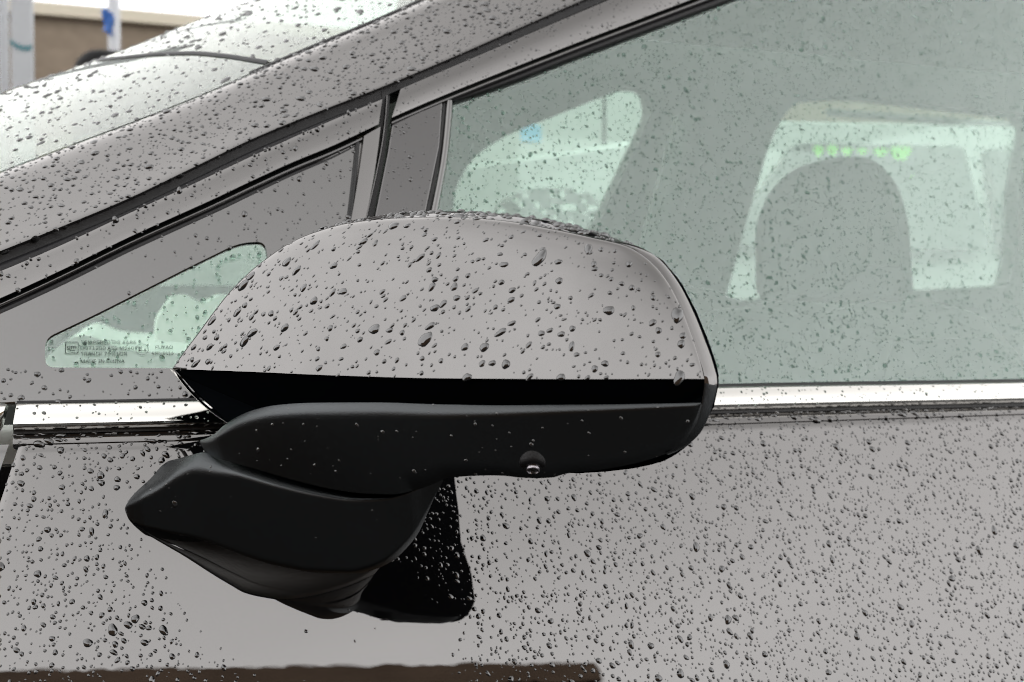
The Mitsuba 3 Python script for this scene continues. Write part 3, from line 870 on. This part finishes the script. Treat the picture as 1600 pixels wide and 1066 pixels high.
# foot on the door
ba_top = [(196, 793), (204, 780), (218, 768), (260, 741), (296, 714), (316, 707), (350, 715), (400, 729), (450, 743), (520, 759), (570, 766), (610, 767), (650, 760), (678, 750), (692, 746)]
ba_bot = [(196, 797), (206, 812), (250, 832), (300, 852), (350, 873), (400, 891), (440, 900), (480, 906), (540, 906), (575, 897), (600, 884), (625, 862), (645, 838), (662, 806), (678, 775), (692, 752)]
n = 110
# the foot's upright guide surface runs from the door at its left to well outboard at its right
fL = on_surface(196, 795, S_door)
fR = at_depth(692, 752, -0.165)
fe = fR - fL
fe[2] = 0
FW = np.linalg.norm(fe)
fe /= FW
fn = np.array([fe[1], -fe[0], 0.0])
if fn @ (EYE - fL) < 0:
    fn = -fn


def on_foot(px, py, k=0.0):
    d = ray(px, py)
    o = EYE - fL
    t = (k - o @ fn) / (d @ fn)
    p_ = EYE + d * t
    return (p_ - fL) @ fe, p_[2]


def foot_pt(l, z, t):
    return np.array([fL[0], fL[1], 0]) + fe * l + fn * t + np.array([0, 0, z])


bt = np.array([on_foot(x, y) for x, y in resample(ba_top, 200)])
bb = np.array([on_foot(x, y) for x, y in resample(ba_bot, 200)])
bt, bb = bt[np.argsort(bt[:, 0])], bb[np.argsort(bb[:, 0])]
l3 = bt[0, 0] + (bt[-1, 0] - bt[0, 0]) * (0.5 - 0.5 * np.cos(np.linspace(0, math.pi, n)))
rows = []
for l in l3:
    za, zb_ = np.interp(l, bt[:, 0], bt[:, 1]), np.interp(l, bb[:, 0], bb[:, 1])
    u = (l - l3[0]) / (l3[-1] - l3[0])
    Hs = max(za - zb_, 1e-5)
    col = []
    for q in 0.5 - 0.5 * np.cos(np.linspace(0, math.pi, 34)):
        qr = 0.09 + 0.30 * max(0, 1 - u / 0.40)
        prof_ = 1 - max(1 - q / qr, 0) ** 2.0 - max((q - 0.9) / 0.1, 0) ** 2
        t = 0.014 * prof_ * min(1, Hs / 0.03) * (1 - max(0, (u - 0.72) / 0.28) ** 2.2)
        t -= 0.30 * q * Hs
        col.append(foot_pt(l, za - q * Hs, t))
    rows.append(col)
foot_front = np.array(rows)
ring = np.vstack([foot_front[:, 0], foot_front[::-1, -1]])
toward = np.array([0.25, 1.0, 0])
bk = []
for p_ in ring:
    x_, z_ = fL[0] + (p_[0] - fL[0]) * 0.60, fL[2] + (p_[2] - fL[2]) * 0.70
    bk.append(np.array([x_, max(S_door(x_, z_) + 0.004, p_[1]), z_]))
bk = np.array(bk)
side = grid_mesh([np.vstack([ring * (1 - k) + bk * k, (ring * (1 - k) + bk * k)[:1]]) for k in np.linspace(0, 1, 8)])
foot = join(facing(grid_mesh(foot_front), EYE), side)
put(MIR + 'foot', foot, 'matte_black', 50)
ft = foot_front[[i for i in range(n) if project(foot_front[i, 0])[0, 0] > 345], 0]
put(MIR + 'neck', grid_mesh([ft + [0, 0.001, -0.001], ft + [0, 0.004, 0.003], ft + [0, 0.010, 0.007], ft + [0, 0.02, 0.010]]), 'matte_black', True)
# gasket between foot and door
bot_edge = foot_front[6:96, -1] + np.array([0, 0.006, 0.0005])
gq = resample([(203, 813), (225, 830), (290, 869), (340, 901), (362, 914), (382, 925), (410, 932), (442, 936), (480, 932), (520, 923), (556, 911), (585, 896)], len(bot_edge))
g_out = np.array([on_surface(x, y, S_door) for x, y in gq])
gl_ = [bot_edge + [0, 0.004, 0.004], bot_edge]
for k in np.linspace(0.1, 0.62, 6):
    gl_.append(bot_edge * (1 - k) + g_out * k + np.array([0, -0.004, -0.001]) * math.sin(math.pi * k))
gasket_step = bot_edge * 0.36 + g_out * 0.64 + np.array([0, -0.0015, -0.0006])
put(MIR + 'gasket', grid_mesh(gl_), 'gasket', 50)
put(MIR + 'gasket_lip', grid_mesh([gl_[-1] + [0, 0.004, 0.001], gasket_step + [0, 0.0015, 0], gasket_step + [0, -0.0002, -0.0004], bot_edge * 0.15 + g_out * 0.85 + [0, -0.0018, 0], g_out + [0, -0.001, 0], g_out + [0, 0.004, 0.001]]), 'gasket', 50)

# camera in the underside of the shell
cl_, cz_ = on_head(833, 731, 0.016)
cc, cn_ = on_mesh(shell, [(833, 733)])
cn = np.array([-0.24, -0.56, -0.79])
cn /= np.linalg.norm(cn)
ca = np.cross(cn, [0, 0, 1.0])
ca /= np.linalg.norm(ca)
cb = np.cross(ca, cn)
c0 = cc[0] if len(cc) else head_pt(cl_, cz_, 0.01)

c0 = c0 - cn * 0.0002


def lathe(prof, c, n_=40):
    rs = []
    for a_ in np.linspace(0, 2 * math.pi, n_ + 1):
        e_ = ca * math.cos(a_) + cb * math.sin(a_)
        rs.append(np.array([c + e_ * r_ + cn * h_ for r_, h_ in prof]))
    return grid_mesh(rs)


put(MIR + 'camera_housing', lathe([(0.0100, -0.006), (0.0088, -0.0024), (0.0078, -0.0010), (0.0068, -0.0003), (0.0056, 0.0), (0.0045, -0.0004), (0.0, -0.0006)], c0), 'rubber', True)
put(MIR + 'camera_ring', lathe([(0.0040, -0.001), (0.0038, 0.0012), (0.0034, 0.0015), (0.0029, 0.0009), (0.0029, -0.001)], c0), 'lens_ring', 40)
put(MIR + 'camera_lens', lathe([(0.0029, -0.0006), (0.0024, 0.0006), (0.0013, 0.0012), (0.0, 0.0014)], c0), 'lens', True)

# ------------------------------------------------------------------ rain
def drop_mesh(P, N, r, el_, ang, sag, segs, rings, seed, closed, lift_=0.0, flat=1.0):
    """One mesh of many drops: P, N (k x 3), r, elongation, angle of the long axis, sag (k)."""
    k = len(P)
    R = np.random.default_rng(seed)
    down = np.array([0, 0, -1.0]) - N * (-N[:, 2:3])
    L = np.linalg.norm(down, axis=1, keepdims=True)
    down = np.where(L > 0.05, down / np.maximum(L, 1e-9), np.cross(N, [0, 1.0, 0]))
    down /= np.linalg.norm(down, axis=1, keepdims=True)
    side_ = np.cross(N, down)
    a1 = down * np.cos(ang)[:, None] + side_ * np.sin(ang)[:, None]
    a2 = np.cross(N, a1)
    th = np.arange(segs) / segs * 2 * math.pi
    ph = R.uniform(0, 6.28, (k, 3))
    wob = 1 + 0.09 * np.cos(2 * th[None] + ph[:, :1]) + 0.07 * np.cos(3 * th[None] + ph[:, 1:2]) + 0.04 * np.cos(5 * th[None] + ph[:, 2:])
    tear = 1 + 0.22 * (el_[:, None] - 1) * np.cos(th[None])
    hh = r * R.uniform(0.48, 0.70, k) * np.clip(1.15 - r / 0.012, 0.6, 1) * flat
    V = []
    for j in range(rings):
        rho = math.sin(math.pi / 2 * (1 - j / rings))
        hgt = math.cos(math.pi / 2 * (1 - j / rings)) ** 1.25
        u = np.cos(th)[None] * el_[:, None] * wob * tear * rho
        w_ = np.sin(th)[None] * wob * (1 - 0.25 * (el_[:, None] - 1) * np.cos(th + math.pi)[None] * 0.5) * rho
        pos = P[:, None] + a1[:, None] * (u * r[:, None])[..., None] + a2[:, None] * (w_ * r[:, None])[..., None] + N[:, None] * (hh * hgt)[:, None, None] + down[:, None] * (sag * r * hgt)[:, None, None]
        V.append(pos)
    V.append((P + N * hh[:, None] + down * (sag * r)[:, None])[:, None])
    V = [np.asarray(v_) for v_ in V]
    if closed:
        V.append(V[0].copy())
        V.append(P[:, None].copy())
    allv = np.concatenate(V, 1) + N[:, None] * lift_
    nv = allv.shape[1]
    f = []
    for j in range(rings - 1):
        for i in range(segs):
            i2 = (i + 1) % segs
            f += [[j * segs + i, j * segs + i2, (j + 1) * segs + i2], [j * segs + i, (j + 1) * segs + i2, (j + 1) * segs + i]]
    top = rings * segs
    for i in range(segs):
        f.append([(rings - 1) * segs + i, (rings - 1) * segs + (i + 1) % segs, top])
    if closed:
        for i in range(segs):
            f.append([top + 1 + (i + 1) % segs, top + 1 + i, top + 1 + segs])
    f = np.array(f)
    F_all = (f[None] + (np.arange(k) * nv)[:, None, None]).reshape(-1, 3)
    return trimesh.Trimesh(allv.reshape(-1, 3), F_all, process=False)


STUFF = []


def rain(surface, dens, rmed, rsig, rmax, big, name, where, mat, seed, keep=None, ang=(0.0, 0.5), el_rng=(1.0, 1.5), sag=0.2, window=(-60, 1660, -60, 1126), rmin=0.0004, lift_=0.0, spacing=1.15, flat=1.0):
    R = np.random.default_rng(seed)
    m = trimesh.Trimesh(surface.vertices, surface.faces, process=False)
    c = project(m.triangles.reshape(-1, 3)).reshape(-1, 3, 2)
    ok = (c[:, :, 0].max(1) > window[0]) & (c[:, :, 0].min(1) < window[1]) & (c[:, :, 1].max(1) > window[2]) & (c[:, :, 1].min(1) < window[3])
    area = np.where(ok, m.area_faces, 0)
    cnt = int(dens * area.sum())
    fi = R.choice(len(area), cnt, p=area / area.sum())
    a, b = R.random(cnt), R.random(cnt)
    flip = a + b > 1
    a[flip], b[flip] = 1 - a[flip], 1 - b[flip]
    tri = m.triangles[fi]
    P = tri[:, 0] + a[:, None] * (tri[:, 1] - tri[:, 0]) + b[:, None] * (tri[:, 2] - tri[:, 0])
    N = m.face_normals[fi].copy()
    N[(N * (EYE - P)).sum(1) < -1e9] *= 1
    r = np.clip(rmed * np.exp(R.normal(0, rsig, cnt)), rmin, rmax)
    px = project(P)
    sel = (px[:, 0] > window[0]) & (px[:, 0] < window[1]) & (px[:, 1] > window[2]) & (px[:, 1] < window[3])
    if keep is not None:
        sel &= keep(P, R.random(cnt))
    P, N, r = P[sel], N[sel], r[sel]
    o = np.argsort(-r)
    P, N, r = P[o], N[o], r[o]
    from scipy.spatial import cKDTree
    tree = cKDTree(P)
    alive = np.ones(len(P), bool)
    nb = tree.query_ball_point(P, r * 1.0 * spacing + np.minimum(r, 0.004) * spacing)
    for i in range(len(P)):
        if alive[i]:
            for j in nb[i]:
                if j > i and np.linalg.norm(P[i] - P[j]) < (r[i] + r[j]) * spacing:
                    alive[j] = False
    P, N, r = P[alive], N[alive], r[alive]
    k = len(P)
    e = 1 + R.random(k) ** 2 * (el_rng[1] - 1)
    an = R.normal(ang[0], ang[1], k)
    sg_ = np.full(k, sag) * R.uniform(0.5, 1.3, k)
    closed = mat in ('drop_clear', 'drop_water')
    for i in range(min(big, k)):
        key = numbered('raindrop')
        scene[key] = ply(drop_mesh(P[i:i + 1], N[i:i + 1], r[i:i + 1], e[i:i + 1], an[i:i + 1], sg_[i:i + 1], 16, 6, seed * 1000 + i, closed, lift_, flat), 'mat_' + mat, smooth=True)
        tag(key, f'large raindrop beaded on the {where}', 'raindrop', f'large raindrops on the {where}')
    i0 = min(big, k)
    i1 = min(k, i0 + 500)
    parts = []
    if i1 > i0:
        parts.append(drop_mesh(P[i0:i1], N[i0:i1], r[i0:i1], e[i0:i1], an[i0:i1], sg_[i0:i1], 12, 4, seed + 1, closed, lift_, flat))
    if k > i1:
        parts.append(drop_mesh(P[i1:], N[i1:], r[i1:], e[i1:], an[i1:], sg_[i1:], 8, 3, seed + 2, closed, lift_, flat))
    if parts:
        scene[name] = ply(trimesh.util.concatenate(parts), 'mat_' + mat, smooth=True)
        tag(name, f'fine raindrops scattered over the {where}', 'raindrops', kind='stuff')
    STUFF.append((name, k))


# the door: dry in the lee under the mirror
lee = sg.Polygon(xz([(205, 815), (240, 870), (265, 900), (290, 960), (340, 1010), (420, 1060), (430, 1120), (690, 1120), (715, 1010), (716, 945), (660, 900), (560, 860), (300, 800)], S_door))
lee2 = sg.Polygon(xz([(540, 780), (700, 800), (722, 940), (712, 980), (540, 975), (300, 900)], S_door))
lee3 = lee.buffer(0.012)


rain(top_rim, 60000, 0.0012, 0.45, 0.003, 16, 'fine_raindrops_rim', 'top rim of the mirror', 'drop_dark', 31, ang=(1.4, 0.3), el_rng=(1, 1.8), sag=0.0, spacing=0.8, flat=1.2)


def door_keep(P, u):
    pts = shapely.points(P[:, 0], P[:, 2])
    inside = shapely.contains(lee, pts)
    near = shapely.contains(lee3, pts)
    left = P[:, 0] < on_surface(420, 900, S_door)[0]
    k = np.where(inside, u < 0.01, np.where(near, u < 0.4, True))
    return k


rain(door_skin, 62000, 0.00080, 0.42, 0.0028, 90, 'fine_raindrops_door', 'lower door', 'drop_dark', 11, door_keep, ang=(0.25, 0.45), el_rng=(1, 1.65), sag=0.3)
rain(cap, 36000, 0.00076, 0.54, 0.0034, 70, 'fine_raindrops_cap', 'mirror cap', 'drop_dark', 12, ang=(-0.75, 0.3), el_rng=(1, 1.9), sag=0.22)
rain(pillar_mesh, 50000, 0.00088, 0.52, 0.0034, 50, 'fine_raindrops_pillar', 'windshield pillar', 'drop_dark', 13, ang=(1.2, 0.3), el_rng=(1, 1.6), sag=0.2)


def sheet(px_poly, surf, h):
    """A plain triangulated patch of the body side, for scattering rain on it."""
    pz = np.asarray(px_poly, float)
    q = xz(pz, surf)
    v_, f_ = tri_fill(q)
    return facing(trimesh.Trimesh(np.array([np.array([x, surf(x, z), z]) + normal_of(surf, (x, 0, z)) * h for x, z in v_]), f_, process=False), EYE)


rain(sheet(list(g1_bot) + [(590, 199)] + list(reversed(mo_top)), S_glass, 0.0032), 34000, 0.00085, 0.45, 0.0026, 12, 'fine_raindrops_quarter_frame', 'quarter window frame', 'drop_dark', 14, ang=(0.3, 0.5), sag=0.25)
rain(sheet(list(df_top) + list(reversed(df_bot)), S_glass, 0.0028), 36000, 0.0006, 0.45, 0.0024, 8, 'fine_raindrops_door_frame', 'upper door frame', 'drop_dark', 15, ang=(0.3, 0.5), sag=0.25)
rain(sheet(apl, S_glass, 0.0018), 24000, 0.0007, 0.45, 0.0022, 8, 'fine_raindrops_applique', 'gloss black panel ahead of the door glass', 'drop_dark', 16, sag=0.25)
ap_poly = sg.Polygon(fr_hole)
fv, ff = tri_fill(fr_out)
frs = facing(trimesh.Trimesh(np.array([np.array([x, S_glass(x, z), z]) + normal_of(S_glass, (x, 0, z)) * 0.001 for x, z in fv]), ff, process=False), EYE)
zq = on_surface(300, 480, S_glass)


def frit_keep(P, u):
    px = project(P)
    dens = np.where(px[:, 1] > 575, 1.0, np.clip((px[:, 0] - 180) / 300, 0.06, 0.75))
    return ~shapely.contains(ap_poly, shapely.points(P[:, 0], P[:, 2])) & (u < dens)


rain(frs, 26000, 0.00085, 0.45, 0.0024, 14, 'fine_raindrops_quarter_border', 'black border of the quarter window', 'drop_dark', 17, frit_keep, sag=0.2)
rain(frs, 20000, 0.0008, 0.4, 0.0022, 12, 'fine_raindrops_quarter_glass', 'clear quarter window', 'drop_clear', 18, lambda P, u: shapely.contains(ap_poly.buffer(-0.0015), shapely.points(P[:, 0], P[:, 2])), sag=0.15, lift_=0.0003)
gls = facing(trimesh.Trimesh(np.array([[x, S_glass(x, z) + 0.0028, z] for x, z in tri_fill(gpoly)[0]]), tri_fill(gpoly)[1], process=False), EYE)
rain(gls, 46000, 0.00062, 0.42, 0.0021, 40, 'fine_raindrops_door_glass', 'door window', 'drop_clear', 19, ang=(0.5, 0.5), el_rng=(1, 1.7), sag=0.15, lift_=0.0002)
rain(windshield, 9000, 0.0010, 0.6, 0.0042, 10, 'fine_raindrops_windshield', 'windshield', 'drop_dark', 20, ang=(0.0, 0.4), el_rng=(1, 1.8), sag=0.1)
chs = strip(chr_top, chr_bot, S_mid, [(0.12, 0.0072), (0.3, 0.0078), (0.5, 0.0069), (0.75, 0.0051), (0.95, 0.0030)], 60, ends=False)
rain(chs, 26000, 0.0007, 0.4, 0.0016, 10, 'fine_raindrops_chrome', 'chrome window strip', 'drop_water', 21, sag=0.15, lift_=0.0001, flat=0.7)
rain(ledge_mesh, 42000, 0.0012, 0.45, 0.0028, 14, 'fine_raindrops_ledge', 'ledge below the chrome strip', 'drop_dark', 22, ang=(1.2, 0.3), el_rng=(1, 2.2), sag=0.2, spacing=0.8)
rain(shell, 5000, 0.0006, 0.45, 0.0016, 0, 'fine_raindrops_shell', 'matte lower shell of the mirror', 'drop_dark', 41, sag=0.1)
rain(facing(grid_mesh(foot_front), EYE), 5000, 0.0006, 0.5, 0.0018, 0, 'fine_raindrops_foot', 'matte foot of the mirror', 'drop_dark', 42, lambda P, u: u < np.where(project(P)[:, 0] < 330, 1.0, 0.12), sag=0.1)
